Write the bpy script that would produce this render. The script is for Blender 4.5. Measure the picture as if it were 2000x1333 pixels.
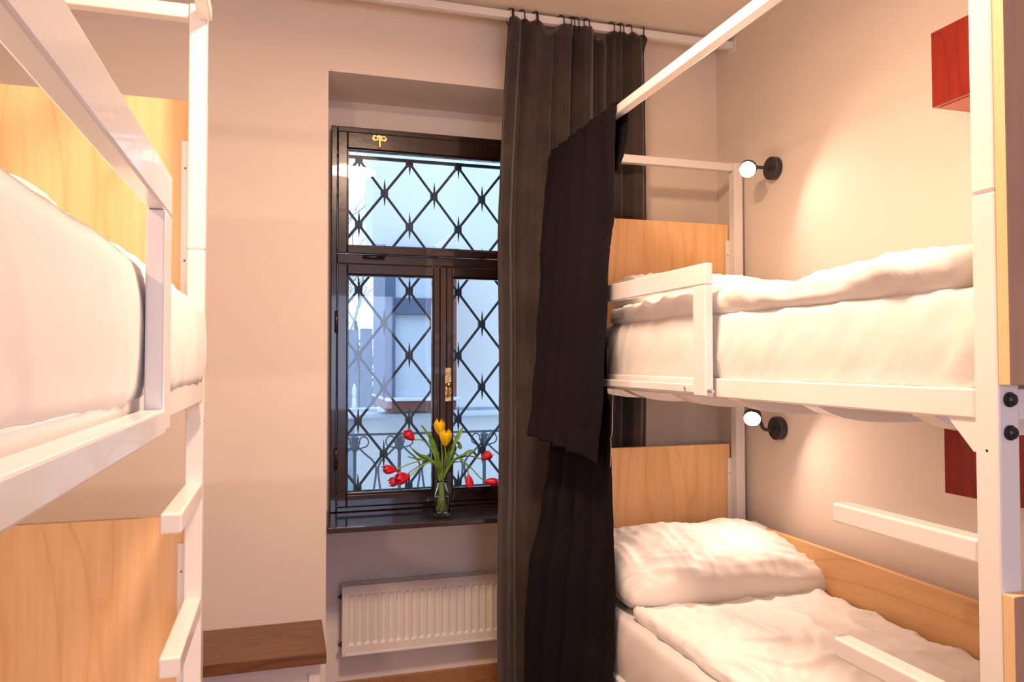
import bpy, bmesh, math, random
from mathutils import Vector, Matrix, noise
random.seed(7)
for o in list(bpy.data.objects): bpy.data.objects.remove(o)
scene = bpy.context.scene
COL = scene.collection

# ------------------------------------------------------------------ camera
def make_camera():
    yaw, pitch, roll = 0.294150263, 0.0267028588, -0.0013622632
    cy, sy = math.cos(yaw), math.sin(yaw)
    f = Vector((sy*math.cos(pitch), cy*math.cos(pitch), math.sin(pitch)))
    right = Vector((cy, -sy, 0)); up = right.cross(f)
    r2 = right*math.cos(roll)+up*math.sin(roll); u2 = -right*math.sin(roll)+up*math.cos(roll)
    cam = bpy.data.cameras.new('camera'); cam.sensor_width = 36; cam.lens = 1471.947/2000*36
    cam.clip_start = 0.02; cam.clip_end = 200
    o = bpy.data.objects.new('camera', cam); COL.objects.link(o)
    m = Matrix.Identity(4)
    for i in range(3):
        m[i][0] = r2[i]; m[i][1] = u2[i]; m[i][2] = -f[i]
    m[0][3], m[1][3], m[2][3] = 0, 0, 1.54
    o.matrix_world = m
    scene.camera = o
make_camera()

# ------------------------------------------------------------------ world, big lights, exposure
W = bpy.data.worlds.new('world'); scene.world = W; W.use_nodes = True
bg = W.node_tree.nodes['Background']
bg.inputs[0].default_value = (0.66, 0.82, 1.0, 1); bg.inputs[1].default_value = 2.1
scene.view_settings.view_transform = 'Standard'
scene.view_settings.look = 'None'
scene.view_settings.exposure = 0.0
scene.view_settings.gamma = 1
scene.view_settings.use_curve_mapping = False
LAMP = 1000.0                     # radiance of the reading-lamp bulbs
WARM = (1.0, 0.67, 0.505)
def area(name, loc, target, size, size_y, power, color, kind='RECTANGLE'):
    l = bpy.data.lights.new(name, 'AREA'); l.shape = kind; l.size = size; l.size_y = size_y
    l.energy = power; l.color = color
    o = bpy.data.objects.new(name, l); COL.objects.link(o); o.location = loc
    o.rotation_euler = (Vector(target)-Vector(loc)).to_track_quat('-Z', 'Y').to_euler()
    return o
area('cool_fill_at_assumed_window', (0.75, -2.42, 1.65), (0.75, 3, 1.6), 1.1, 1.4, 24, (0.62, 0.66, 1.0))  # cool fill added behind the camera, placed at an assumed, unseen window
area('assumed_ceiling_lamp_light', (0.46, 1.50, 2.915), (0.46, 1.50, 0), 0.36, 0.36, 54, (1.0, 0.67, 0.46), 'DISK')  # light of the assumed ceiling lamp, which is out of view

# ------------------------------------------------------------------ materials
def new_mat(name):
    m = bpy.data.materials.new(name); m.use_nodes = True
    return m, m.node_tree.nodes, m.node_tree.links, m.node_tree.nodes['Principled BSDF']
def mat(name, col, rough=0.5, metal=0.0, bump=0.0, bscale=200, spec=0.5, sheen=0.0, coat=0.0, var=0.0, vscale=6, detail=4):
    m, N, L, B = new_mat(name)
    B.inputs['Base Color'].default_value = (*col, 1); B.inputs['Roughness'].default_value = rough
    B.inputs['Metallic'].default_value = metal; B.inputs['Specular IOR Level'].default_value = spec
    B.inputs['Sheen Weight'].default_value = sheen; B.inputs['Coat Weight'].default_value = coat
    tc = N.new('ShaderNodeTexCoord')
    if bump > 0:
        n = N.new('ShaderNodeTexNoise'); n.inputs['Scale'].default_value = bscale; n.inputs['Detail'].default_value = detail
        b = N.new('ShaderNodeBump'); b.inputs['Strength'].default_value = bump; b.inputs['Distance'].default_value = 0.002
        L.new(tc.outputs['Object'], n.inputs['Vector']); L.new(n.outputs['Fac'], b.inputs['Height']); L.new(b.outputs['Normal'], B.inputs['Normal'])
    if var > 0:
        n = N.new('ShaderNodeTexNoise'); n.inputs['Scale'].default_value = vscale; n.inputs['Detail'].default_value = 5
        r = N.new('ShaderNodeValToRGB')
        r.color_ramp.elements[0].position = 0.3; r.color_ramp.elements[1].position = 0.7
        r.color_ramp.elements[0].color = (*[c*(1-var) for c in col], 1); r.color_ramp.elements[1].color = (*[min(1, c*(1+var)) for c in col], 1)
        L.new(tc.outputs['Object'], n.inputs['Vector']); L.new(n.outputs['Fac'], r.inputs['Fac']); L.new(r.outputs['Color'], B.inputs['Base Color'])
    return m
def wood(name, c0, c1, c2, axis='Z', rough=0.4, scale=1.0, coat=0.0, ring=9.0, bump=0.05):
    """grain running along one axis, with wavy growth rings"""
    m, N, L, B = new_mat(name)
    tc = N.new('ShaderNodeTexCoord'); mp = N.new('ShaderNodeMapping')
    s = {'X': (0.12, 1, 1), 'Y': (1, 0.12, 1), 'Z': (1, 1, 0.22)}[axis]
    mp.inputs['Scale'].default_value = tuple(v*scale for v in s)
    mp.inputs['Location'].default_value = (3.1, 1.7, 0.4)
    L.new(tc.outputs['Object'], mp.inputs['Vector'])
    big = N.new('ShaderNodeTexNoise'); big.inputs['Scale'].default_value = 2.6; big.inputs['Detail'].default_value = 2; big.inputs['Distortion'].default_value = 0.6
    L.new(mp.outputs['Vector'], big.inputs['Vector'])
    mul = N.new('ShaderNodeMath'); mul.operation = 'MULTIPLY'; mul.inputs[1].default_value = ring
    L.new(big.outputs['Fac'], mul.inputs[0])
    fr = N.new('ShaderNodeMath'); fr.operation = 'PINGPONG'; fr.inputs[1].default_value = 0.5
    L.new(mul.outputs[0], fr.inputs[0])
    pw = N.new('ShaderNodeMath'); pw.operation = 'MULTIPLY'; pw.inputs[1].default_value = 2.0; L.new(fr.outputs[0], pw.inputs[0])
    r1 = N.new('ShaderNodeValToRGB'); e = r1.color_ramp.elements
    e[0].position = 0.0; e[0].color = (*c0, 1); e[1].position = 1.0; e[1].color = (*c1, 1)
    k = e.new(0.14); k.color = (*[(a+2*b)/3 for a, b in zip(c0, c1)], 1)
    L.new(pw.outputs[0], r1.inputs['Fac'])
    fine = N.new('ShaderNodeTexNoise'); fine.inputs['Scale'].default_value = 70; fine.inputs['Detail'].default_value = 3
    mp2 = N.new('ShaderNodeMapping'); s2 = {'X': (0.05, 1, 1), 'Y': (1, 0.05, 1), 'Z': (1, 1, 0.05)}[axis]
    mp2.inputs['Scale'].default_value = s2
    L.new(tc.outputs['Object'], mp2.inputs['Vector']); L.new(mp2.outputs['Vector'], fine.inputs['Vector'])
    fr2 = N.new('ShaderNodeMapRange'); fr2.inputs[1].default_value = 0.35; fr2.inputs[2].default_value = 0.75; fr2.inputs[3].default_value = 0; fr2.inputs[4].default_value = 0.35
    L.new(fine.outputs['Fac'], fr2.inputs[0])
    mx = N.new('ShaderNodeMix'); mx.data_type = 'RGBA'
    L.new(fr2.outputs[0], mx.inputs[0]); L.new(r1.outputs['Color'], mx.inputs[6]); mx.inputs[7].default_value = (*c2, 1)
    L.new(mx.outputs[2], B.inputs['Base Color'])
    b = N.new('ShaderNodeBump'); b.inputs['Strength'].default_value = bump; b.inputs['Distance'].default_value = 0.002
    L.new(fine.outputs['Fac'], b.inputs['Height']); L.new(b.outputs['Normal'], B.inputs['Normal'])
    B.inputs['Roughness'].default_value = rough; B.inputs['Coat Weight'].default_value = coat
    B.inputs['Coat Roughness'].default_value = 0.15
    return m
def ply_edge(name):
    m, N, L, B = new_mat(name)
    tc = N.new('ShaderNodeTexCoord'); sep = N.new('ShaderNodeSeparateXYZ'); L.new(tc.outputs['Object'], sep.inputs[0])
    mu = N.new('ShaderNodeMath'); mu.operation = 'MULTIPLY'; mu.inputs[1].default_value = 330; L.new(sep.outputs['Y'], mu.inputs[0])
    pp = N.new('ShaderNodeMath'); pp.operation = 'PINGPONG'; pp.inputs[1].default_value = 1; L.new(mu.outputs[0], pp.inputs[0])
    nz = N.new('ShaderNodeTexNoise'); nz.inputs['Scale'].default_value = 30; nz.inputs['Detail'].default_value = 4
    mp = N.new('ShaderNodeMapping'); mp.inputs['Scale'].default_value = (1, 6, 0.5); L.new(tc.outputs['Object'], mp.inputs['Vector']); L.new(mp.outputs['Vector'], nz.inputs['Vector'])
    ad = N.new('ShaderNodeMath'); ad.operation = 'ADD'; L.new(pp.outputs[0], ad.inputs[0]); L.new(nz.outputs['Fac'], ad.inputs[1])
    r = N.new('ShaderNodeValToRGB'); e = r.color_ramp.elements
    e[0].position = 0.3; e[0].color = (0.60, 0.36, 0.16, 1); e[1].position = 1.3/2; e[1].color = (0.80, 0.58, 0.31, 1)
    L.new(ad.outputs[0], r.inputs['Fac']); L.new(r.outputs['Color'], B.inputs['Base Color'])
    B.inputs['Roughness'].default_value = 0.6
    return m
def cloth(name, col, stripes=True, sscale=75, rough=0.75, axis='X'):
    m, N, L, B = new_mat(name)
    B.inputs['Base Color'].default_value = (*col, 1); B.inputs['Roughness'].default_value = rough
    B.inputs['Sheen Weight'].default_value = 0.15
    tc = N.new('ShaderNodeTexCoord')
    b = N.new('ShaderNodeBump'); b.inputs['Strength'].default_value = 0.28; b.inputs['Distance'].default_value = 0.006
    n = N.new('ShaderNodeTexNoise'); n.inputs['Scale'].default_value = 9; n.inputs['Detail'].default_value = 2; n.inputs['Distortion'].default_value = 0.3
    L.new(tc.outputs['Object'], n.inputs['Vector'])
    if stripes:
        w = N.new('ShaderNodeTexWave'); w.bands_direction = axis; w.inputs['Scale'].default_value = sscale/6.283*1.0
        w.inputs['Distortion'].default_value = 0.6; w.inputs['Detail'].default_value = 0
        L.new(tc.outputs['Object'], w.inputs['Vector'])
        mr = N.new('ShaderNodeMapRange'); mr.inputs[1].default_value = 0.35; mr.inputs[2].default_value = 0.65; mr.inputs[3].default_value = 0.55; mr.inputs[4].default_value = rough
        L.new(w.outputs['Fac'], mr.inputs[0]); L.new(mr.outputs[0], B.inputs['Roughness'])
    L.new(n.outputs['Fac'], b.inputs['Height']); L.new(b.outputs['Normal'], B.inputs['Normal'])
    return m
def glass(name, tint=(1, 1, 1), strength=1.0, ior=1.45, refl=1.0):
    m = bpy.data.materials.new(name); m.use_nodes = True; N = m.node_tree.nodes; L = m.node_tree.links
    N.remove(N['Principled BSDF']); out = N['Material Output']
    t = N.new('ShaderNodeBsdfTransparent'); t.inputs[0].default_value = (*tint, 1)
    g = N.new('ShaderNodeBsdfGlossy'); g.inputs['Roughness'].default_value = 0.01
    f = N.new('ShaderNodeFresnel'); f.inputs[0].default_value = ior
    mu = N.new('ShaderNodeMath'); mu.operation = 'MULTIPLY'; mu.inputs[1].default_value = refl
    mx = N.new('ShaderNodeMixShader'); L.new(f.outputs[0], mu.inputs[0]); L.new(mu.outputs[0], mx.inputs[0]); L.new(t.outputs[0], mx.inputs[1]); L.new(g.outputs[0], mx.inputs[2])
    L.new(mx.outputs[0], out.inputs['Surface'])
    return m
def emit(name, col, s):
    m = bpy.data.materials.new(name); m.use_nodes = True; N = m.node_tree.nodes; L = m.node_tree.links
    N.remove(N['Principled BSDF']); e = N.new('ShaderNodeEmission'); e.inputs[0].default_value = (*col, 1); e.inputs[1].default_value = s
    L.new(e.outputs[0], N['Material Output'].inputs['Surface']); return m
def clear_glass(name, col, rough=0.0, ior=1.45):
    m, N, L, B = new_mat(name)
    B.inputs['Base Color'].default_value = (*col, 1); B.inputs['Transmission Weight'].default_value = 1
    B.inputs['Roughness'].default_value = rough; B.inputs['IOR'].default_value = ior
    return m

M = dict(
    wall=mat('wall_paint', (0.84, 0.755, 0.675), 0.75, bump=0.12, bscale=60, var=0.015, vscale=2),
    ceil=mat('ceiling_paint', (0.82, 0.73, 0.64), 0.85),
    niche=mat('niche_paint', (0.83, 0.755, 0.70), 0.7, bump=0.1, bscale=50),
    metal=mat('white_lacquer', (0.86, 0.845, 0.83), 0.22, bump=0.06, bscale=90, detail=2, coat=0.3),
    chrome=mat('chrome', (0.75, 0.75, 0.75), 0.2, 1.0),
    blackbolt=mat('black_screw', (0.03, 0.03, 0.03), 0.3, 0.6),
    hole=mat('screw_brass', (0.16, 0.10, 0.05), 0.4, 0.6),
    birch=wood('birch_panel', (0.79, 0.46, 0.20), (0.90, 0.58, 0.29), (0.66, 0.36, 0.15), 'Z', 0.55, 1.0, 0.0, ring=9),
    birchY=wood('birch_plank', (0.66, 0.38, 0.16), (0.80, 0.50, 0.24), (0.58, 0.33, 0.13), 'Y', 0.55, 1.2, 0.0, ring=10),
    beech=wood('brown_beech_panel', (0.44, 0.26, 0.17), (0.50, 0.31, 0.21), (0.36, 0.21, 0.14), 'Z', 0.5, 1.5, 0.0, ring=5),
    plyedge=ply_edge('plywood_edge'),
    walnut=wood('walnut_board', (0.12, 0.050, 0.020), (0.22, 0.098, 0.042), (0.07, 0.028, 0.012), 'X', 0.4, 3.0, 0.05, ring=12, bump=0.3),
    floor=wood('floor_wood', (0.34, 0.16, 0.07), (0.42, 0.21, 0.10), (0.22, 0.10, 0.04), 'Y', 0.4, 2.0, 0.2, ring=8),
    darkwood=mat('dark_varnished_wood', (0.022, 0.0085, 0.005), 0.25, bump=0.25, bscale=25, coat=0.5, var=0.35, vscale=12),
    sill=mat('sill_lacquer', (0.028, 0.018, 0.018), 0.16, bump=0.5, bscale=14, coat=0.6),
    red=wood('red_stained_box', (0.23, 0.014, 0.006), (0.34, 0.026, 0.010), (0.15, 0.009, 0.005), 'Z', 0.25, 2.5, 0.3, ring=8),
    reddark=mat('red_box_inner', (0.55, 0.16, 0.09), 0.4),
    sheet=cloth('white_sheet', (0.80, 0.775, 0.76), False, rough=0.8),
    damask=cloth('striped_white_satin', (0.83, 0.805, 0.785), True, 300, 0.62),
    velvet=mat('grey_brown_velvet', (0.040, 0.029, 0.025), 0.8, bump=0.7, bscale=22, sheen=0.3, spec=0.3, var=0.38, vscale=5),
    linen=mat('black_linen', (0.011, 0.0075, 0.010), 0.9, bump=0.5, bscale=120, sheen=0.0, spec=0.12),
    radiator=mat('radiator_enamel', (0.83, 0.79, 0.74), 0.3),
    dark=mat('gap_shade', (0.05, 0.04, 0.035), 0.7),
    brass=mat('aged_brass', (0.75, 0.50, 0.20), 0.28, 1.0, bump=0.8, bscale=60),
    pane=glass('window_pane', (0.93, 0.97, 1.0), refl=1.0),
    lampblack=mat('lamp_black', (0.035, 0.030, 0.030), 0.45),
    bulb=emit('bulb_glow', WARM, LAMP),
    iron=mat('painted_iron', (0.035, 0.055, 0.075), 0.5, 0.2, bump=0.3, bscale=80, var=0.3, vscale=9),
    irongrey=mat('weathered_iron', (0.10, 0.14, 0.19), 0.6),
    plaster=mat('white_plaster', (0.78, 0.80, 0.84), 0.9, var=0.03, vscale=1),
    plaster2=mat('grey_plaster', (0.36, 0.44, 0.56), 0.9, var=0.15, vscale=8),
    coping=mat('light_coping', (0.70, 0.76, 0.86), 0.8),
    bayframe=mat('bay_frame_blue_grey', (0.09, 0.14, 0.25), 0.5, var=0.15, vscale=3),
    baybrown=mat('bay_frame_brown', (0.22, 0.075, 0.055), 0.5, var=0.2, vscale=5),
    roof=mat('bay_roof_sheet', (0.10, 0.09, 0.11), 0.5),
    bayglass=mat('bay_glass_reflection', (0.55, 0.66, 0.80), 0.4, var=0.12, vscale=2),  # opaque bay glass with its pale reflection painted into the colour
    fence=mat('fence_wood', (0.13, 0.19, 0.27), 0.8, var=0.35, vscale=9),
    hedge=mat('conifer_green', (0.045, 0.085, 0.07), 0.9, var=0.4, vscale=20),
    bark=mat('branch_bark', (0.34, 0.33, 0.34), 0.9),
    ground=mat('paving', (0.35, 0.38, 0.42), 0.9, var=0.2, vscale=3),
    vaseglass=clear_glass('vase_glass', (0.95, 1.0, 0.97)),
    water=clear_glass('vase_water', (0.93, 0.97, 0.80), ior=1.33),
    stem=mat('tulip_stem', (0.26, 0.42, 0.09), 0.5, var=0.25, vscale=20),
    leaf=mat('tulip_leaf', (0.15, 0.32, 0.045), 0.45, var=0.45, vscale=25),
    yellow=mat('yellow_petal', (0.95, 0.62, 0.010), 0.4, var=0.12, vscale=30),
    redpetal=mat('red_petal', (0.78, 0.022, 0.055), 0.4, var=0.35, vscale=30),
    blackwire=mat('black_wire', (0.02, 0.018, 0.018), 0.4, 0.5),
    thread=mat('pale_thread', (0.6, 0.55, 0.5), 0.8),
)

# ------------------------------------------------------------------ object helpers
WLOC = {}
def link(name, me, m, parent=None, world_origin=None):
    o = bpy.data.objects.new(name, me)
    if m is not None and len(me.materials) == 0: me.materials.append(m)
    COL.objects.link(o)
    if parent is not None: o.parent = parent
    return o
def obj(name, bm, m, parent=None, smooth=False, mats=None):
    """world-space bmesh -> object whose origin sits at the middle of its base"""
    bmesh.ops.recalc_face_normals(bm, faces=bm.faces)
    xs = [v.co.x for v in bm.verts]; ys = [v.co.y for v in bm.verts]; zs = [v.co.z for v in bm.verts]
    org = Vector(((min(xs)+max(xs))/2, (min(ys)+max(ys))/2, min(zs)))
    for v in bm.verts: v.co -= org
    me = bpy.data.meshes.new(name); bm.to_mesh(me); bm.free()
    for mm in (mats or [m]): me.materials.append(mm)
    if smooth:
        for p in me.polygons: p.use_smooth = True
    o = bpy.data.objects.new(name, me); COL.objects.link(o)
    WLOC[o] = org.copy()
    if parent is not None:
        o.parent = parent; o.location = org - WLOC[parent]
    else: o.location = org
    return o
def thing(name, label, cat, loc, group=None):
    o = bpy.data.objects.new(name, None); COL.objects.link(o); o.location = loc; o.empty_display_size = 0.05
    WLOC[o] = Vector(loc); o['label'] = label; o['category'] = cat
    if group: o['group'] = group
    return o
def tag(o, label, cat, group=None, kind=None):
    o['label'] = label; o['category'] = cat
    if group: o['group'] = group
    if kind: o['kind'] = kind
    return o
def struct(o, label=None):
    o['kind'] = 'structure'
    if label: o['label'] = label
    return o
def B():
    return bmesh.new()
def box(bm, x0, x1, y0, y1, z0, z1, bev=0.0, seg=2, mi=0):
    r = bmesh.ops.create_cube(bm, size=1.0); vs = r['verts']
    for v in vs:
        v.co = Vector((x0+(x1-x0)*(v.co.x+0.5), y0+(y1-y0)*(v.co.y+0.5), z0+(z1-z0)*(v.co.z+0.5)))
    fs = set(f for v in vs for f in v.link_faces)
    for f in fs: f.material_index = mi
    if bev > 0:
        es = list(set(e for v in vs for e in v.link_edges))
        rr = bmesh.ops.bevel(bm, geom=es, offset=bev, segments=seg, profile=0.5, affect='EDGES')
        for f in rr['faces']: f.material_index = mi
    return bm
def bx(*a, **k):
    return box(B(), *a, **k)
def prism(bm, pts, axis, a0, a1):
    """polygon extruded along an axis: pts are the two other coordinates in order"""
    def P(p, a):
        if axis == 'X': return Vector((a, p[0], p[1]))
        if axis == 'Y': return Vector((p[0], a, p[1]))
        return Vector((p[0], p[1], a))
    v0 = [bm.verts.new(P(p, a0)) for p in pts]; v1 = [bm.verts.new(P(p, a1)) for p in pts]
    bm.faces.new(v0); bm.faces.new(v1[::-1]); n = len(pts)
    for i in range(n): bm.faces.new((v0[i], v0[(i+1) % n], v1[(i+1) % n], v1[i]))
    return bm
def tube(bm, pts, r, n=10, caps=True):
    pts = [Vector(p) for p in pts]; rings = []
    rs = r if isinstance(r, (list, tuple)) else [r]*len(pts)
    up = Vector((0, 0, 1)); prev = None
    for i, p in enumerate(pts):
        t = (pts[min(i+1, len(pts)-1)]-pts[max(i-1, 0)]).normalized()
        if prev is None:
            a = t.cross(up)
            if a.length < 1e-3: a = t.cross(Vector((1, 0, 0)))
        else:
            a = prev - t*prev.dot(t)
            if a.length < 1e-4: a = t.cross(up)
        a.normalize(); prev = a; b = t.cross(a).normalized()
        rings.append([bm.verts.new(p+(a*math.cos(2*math.pi*k/n)+b*math.sin(2*math.pi*k/n))*rs[i]) for k in range(n)])
    for i in range(len(rings)-1):
        for k in range(n): bm.faces.new((rings[i][k], rings[i][(k+1) % n], rings[i+1][(k+1) % n], rings[i+1][k]))
    if caps:
        bm.faces.new(rings[0][::-1]); bm.faces.new(rings[-1])
    return bm
def lathe(bm, prof, origin, axis=(0, 0, 1), n=32, caps=True):
    ax = Vector(axis).normalized(); a = ax.orthogonal().normalized(); b = ax.cross(a); origin = Vector(origin)
    rings = []
    for r, h in prof:
        if r < 1e-6: rings.append([bm.verts.new(origin+ax*h)])
        else: rings.append([bm.verts.new(origin+ax*h+(a*math.cos(2*math.pi*k/n)+b*math.sin(2*math.pi*k/n))*r) for k in range(n)])
    for i in range(len(rings)-1):
        p, q = rings[i], rings[i+1]
        for k in range(n):
            k2 = (k+1) % n
            if len(p) == 1 and len(q) == 1: continue
            if len(p) == 1: bm.faces.new((p[0], q[k], q[k2]))
            elif len(q) == 1: bm.faces.new((p[k], p[k2], q[0]))
            else: bm.faces.new((p[k], p[k2], q[k2], q[k]))
    if caps:
        if len(rings[0]) > 1: bm.faces.new(rings[0][::-1])
        if len(rings[-1]) > 1: bm.faces.new(rings[-1])
    return bm
def spline(pts, n=8):
    """Catmull-Rom through points"""
    P = [Vector(p) for p in pts]; P = [P[0]*2-P[1]]+P+[P[-1]*2-P[-2]]; out = []
    for i in range(1, len(P)-2):
        for k in range(n):
            t = k/n; a, b, c, d = P[i-1:i+3]
            out.append(0.5*((2*b)+(c-a)*t+(2*a-5*b+4*c-d)*t*t+(3*b-a-3*c+d)*t**3))
    out.append(P[-2]); return out
def sheet(bm, fn, nu, nv, mi=0):
    g = [[bm.verts.new(fn(i/nu, j/nv)) for j in range(nv+1)] for i in range(nu+1)]
    for i in range(nu):
        for j in range(nv):
            f = bm.faces.new((g[i][j], g[i+1][j], g[i+1][j+1], g[i][j+1])); f.material_index = mi
    return g
def nz(p, s=1.0, o=0.0): return noise.noise(Vector(p)*s+Vector((o, o*1.7, o*0.3)))
def fb(p, s, o=0.0, oct=4):
    v = 0; a = 1; q = Vector(p)*s+Vector((o, -o, 2*o))
    for _ in range(oct): v += a*noise.noise(q); q = q*2.03; a *= 0.5
    return v
def ridge(p, s, o=0.0):
    return (1-abs(noise.noise(Vector((p[0]*s[0]+o, p[1]*s[1]-o, p[2]*s[2]+o*.5))))*2.2)
def soft_box(x0, x1, y0, y1, z0, z1, r, step, disp):
    """closed rounded box on a fine lattice, pushed along its normal by disp(p, n)"""
    bm = B(); nx = max(3, round((x1-x0)/step)); ny = max(3, round((y1-y0)/step)); nz_ = max(4, round((z1-z0)/step))
    V = {}
    def vert(i, j, k):
        key = (i, j, k)
        if key in V: return V[key]
        p = Vector((x0+(x1-x0)*i/nx, y0+(y1-y0)*j/ny, z0+(z1-z0)*k/nz_))
        c = Vector((min(max(p.x, x0+r), x1-r), min(max(p.y, y0+r), y1-r), min(max(p.z, z0+min(r, (z1-z0)/2)), z1-min(r, (z1-z0)/2))))
        d = p-c
        rr = min(r, (z1-z0)/2)
        n = d.normalized() if d.length > 1e-9 else Vector((0, 0, 1))
        m = Vector((abs(d.x)/r, abs(d.y)/r, abs(d.z)/rr)); mx = max(m)
        q = p.copy()
        if d.length > 1e-9:
            q = c + Vector((n.x*r, n.y*r, n.z*rr))*mx
        q += disp(q, n)
        v = bm.verts.new(q); V[key] = v; return v
    for a in range(nx):
        for b in range(ny):
            for k in (0, nz_):
                bm.faces.new((vert(a, b, k), vert(a+1, b, k), vert(a+1, b+1, k), vert(a, b+1, k)))
    for a in range(nx):
        for k in range(nz_):
            for b in (0, ny):
                bm.faces.new((vert(a, b, k), vert(a+1, b, k), vert(a+1, b, k+1), vert(a, b, k+1)))
    for b in range(ny):
        for k in range(nz_):
            for a in (0, nx):
                bm.faces.new((vert(a, b, k), vert(a, b+1, k), vert(a, b+1, k+1), vert(a, b, k+1)))
    return bm

# ------------------------------------------------------------------ the room
XL, XR, YN, YW, YB, ZC = -1.12, 2.02, -2.45, 3.208, 3.57, 3.06
NX0, NX1, NZ1 = 0.172, 1.27, 2.756          # window niche
YO = 3.86                                     # outer face of the house wall
struct(obj('floor', bx(XL-0.2, XR+0.2, YN-0.2, YO-0.001, -0.08, 0), M['floor']))
struct(obj('ceiling', bx(XL-0.2, XR+0.2, YN-0.2, YO, ZC, ZC+0.15), M['ceil']))
struct(obj('wall_left', bx(XL-0.2, XL, YN-0.2, YO, 0, ZC), M['wall']))
struct(obj('wall_right', bx(XR, XR+0.2, YN-0.2, YO, 0, ZC), M['wall']))
b = B()
box(b, XL, NX0, YW, YO, 0, ZC); box(b, NX1, XR, YW, YO, 0, ZC); box(b, NX0, NX1, YW, YO, NZ1, ZC)
struct(obj('wall_back', b, M['wall']))
b = B()                                       # recessed wall round the window opening
OX0, OX1, OZ0, OZ1 = 0.222, 1.218, 0.872, 2.600
box(b, NX0, OX0, YB, YO, 0, NZ1); box(b, OX1, NX1, YB, YO, 0, NZ1); box(b, OX0, OX1, YB, YO, 0, OZ0); box(b, OX0, OX1, YB, YO, OZ1, NZ1)
struct(obj('wall_niche', b, M['niche']))
b = B()                                       # wall behind the camera with an assumed, unseen window
RX0, RX1, RZ0, RZ1 = 0.15, 1.35, 0.9, 2.4
box(b, XL, RX0, YN-0.2, YN, 0, ZC); box(b, RX1, XR, YN-0.2, YN, 0, ZC); box(b, RX0, RX1, YN-0.2, YN, 0, RZ0); box(b, RX0, RX1, YN-0.2, YN, RZ1, ZC)
struct(obj('wall_near', b, M['wall']))
b = bx(NX0, NX1, YB-0.016, YB, 0, 0.075, bev=0.003)
struct(obj('baseboard_niche', b, M['floor']))
w2 = bpy.data.objects.new('assumed_rear_window', None); COL.objects.link(w2); w2.location = (0.75, YN-0.1, RZ0); WLOC[w2] = Vector(w2.location); struct(w2)  # assumed window, unseen behind the camera, added to go with the cool fill
b = B()
for a in ((RX0, RX0+.05, RZ0, RZ1), (RX1-.05, RX1, RZ0, RZ1), (RX0+.05, RX1-.05, RZ0, RZ0+.05), (RX0+.05, RX1-.05, RZ1-.05, RZ1), (.725, .775, RZ0+.05, RZ1-.05)):
    box(b, a[0], a[1], YN-0.13, YN-0.07, a[2], a[3], bev=0.004)
obj('window_frame', b, M['metal'], w2)
obj('pane', bx(RX0+.05, .725, YN-0.105, YN-0.1, RZ0+.05, RZ1-.05), M['pane'], w2)
obj('pane', bx(.775, RX1-.05, YN-0.105, YN-0.1, RZ0+.05, RZ1-.05), M['pane'], w2)
cl = thing('assumed_ceiling_light', 'assumed round flush ceiling light, out of view above the aisle between the bunks', 'light', (0.46, 1.50, 2.94))  # assumed lamp, out of view, inferred from a reflection in the pane
obj('base', lathe(B(), [(0.2, 0.06), (0.24, 0.12), (0.0, 0.12)], (0.46, 1.50, 2.94)), M['metal'], cl)
obj('diffuser', lathe(B(), [(0.0, 0.02), (0.12, 0.025), (0.19, 0.045), (0.2, 0.06), (0.0, 0.06)], (0.46, 1.50, 2.94)), emit('diffuser_glow', WARM, 3.0), cl, smooth=True)

# ------------------------------------------------------------------ window with its dark frame
YF = 3.50
win = bpy.data.objects.new('window_1', None); COL.objects.link(win); win.location = (0.72, YF, 0.856); WLOC[win] = Vector(win.location); struct(win)
win['label'] = 'dark varnished wooden window with one top light and two casements'
b = B(); d = 0.004
FX0, FX1, FZ0, FZ1 = 0.203, 1.238, 0.856, 2.622
box(b, FX0, FX0+.028, YF+.012, YB-.001, FZ0, FZ1, bev=d); box(b, FX1-.028, FX1, YF+.012, YB-.001, FZ0, FZ1, bev=d)
box(b, FX0+.028, FX1-.028, YF+.012, YB-.001, FZ1-.026, FZ1, bev=d); box(b, FX0+.028, FX1-.028, YF+.012, YB-.001, FZ0, FZ0+.022, bev=d)
box(b, FX0+.028, FX1-.028, YF+.010, YB-.001, 1.988, 2.032, bev=d)
obj('window_frame', b, M['darkwood'], win)
def sash(x0, x1, z0, z1, gx0, gx1, gz0, gz1, y0, y1):
    b = B()
    box(b, x0, gx0, y0, y1, z0, z1, bev=d); box(b, gx1, x1, y0, y1, z0, z1, bev=d)
    box(b, gx0, gx1, y0, y1, z0, gz0, bev=d); box(b, gx0, gx1, y0, y1, gz1, z1, bev=d)
    for q in ((gx0, gx0+.007, gz0, gz1), (gx1-.007, gx1, gz0, gz1), (gx0+.007, gx1-.007, gz0, gz0+.007), (gx0+.007, gx1-.007, gz1-.007, gz1)):
        box(b, q[0], q[1], y0+.012, y1-.004, q[2], q[3], bev=0.002)
    s = obj('sash', b, M['darkwood'], win)
    obj('pane', bx(gx0+.001, gx1-.001, (y0+y1)/2, (y0+y1)/2+.004, gz0+.001, gz1-.001), M['pane'], s)
    return s
sash(0.232, 1.209, 2.034, 2.595, 0.275, 1.167, 2.069, 2.520, YF, YF+.042)
sash(0.232, 0.706, 0.880, 1.986, 0.276, 0.677, 0.933, 1.940, YF, YF+.042)
sash(0.736, 1.209, 0.880, 1.986, 0.766, 1.167, 0.933, 1.940, YF, YF+.042)
obj('astragal', bx(0.704, 0.738, YF-.012, YF+.03, 0.880, 1.986, bev=0.006, seg=3), M['darkwood'], win)
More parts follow.
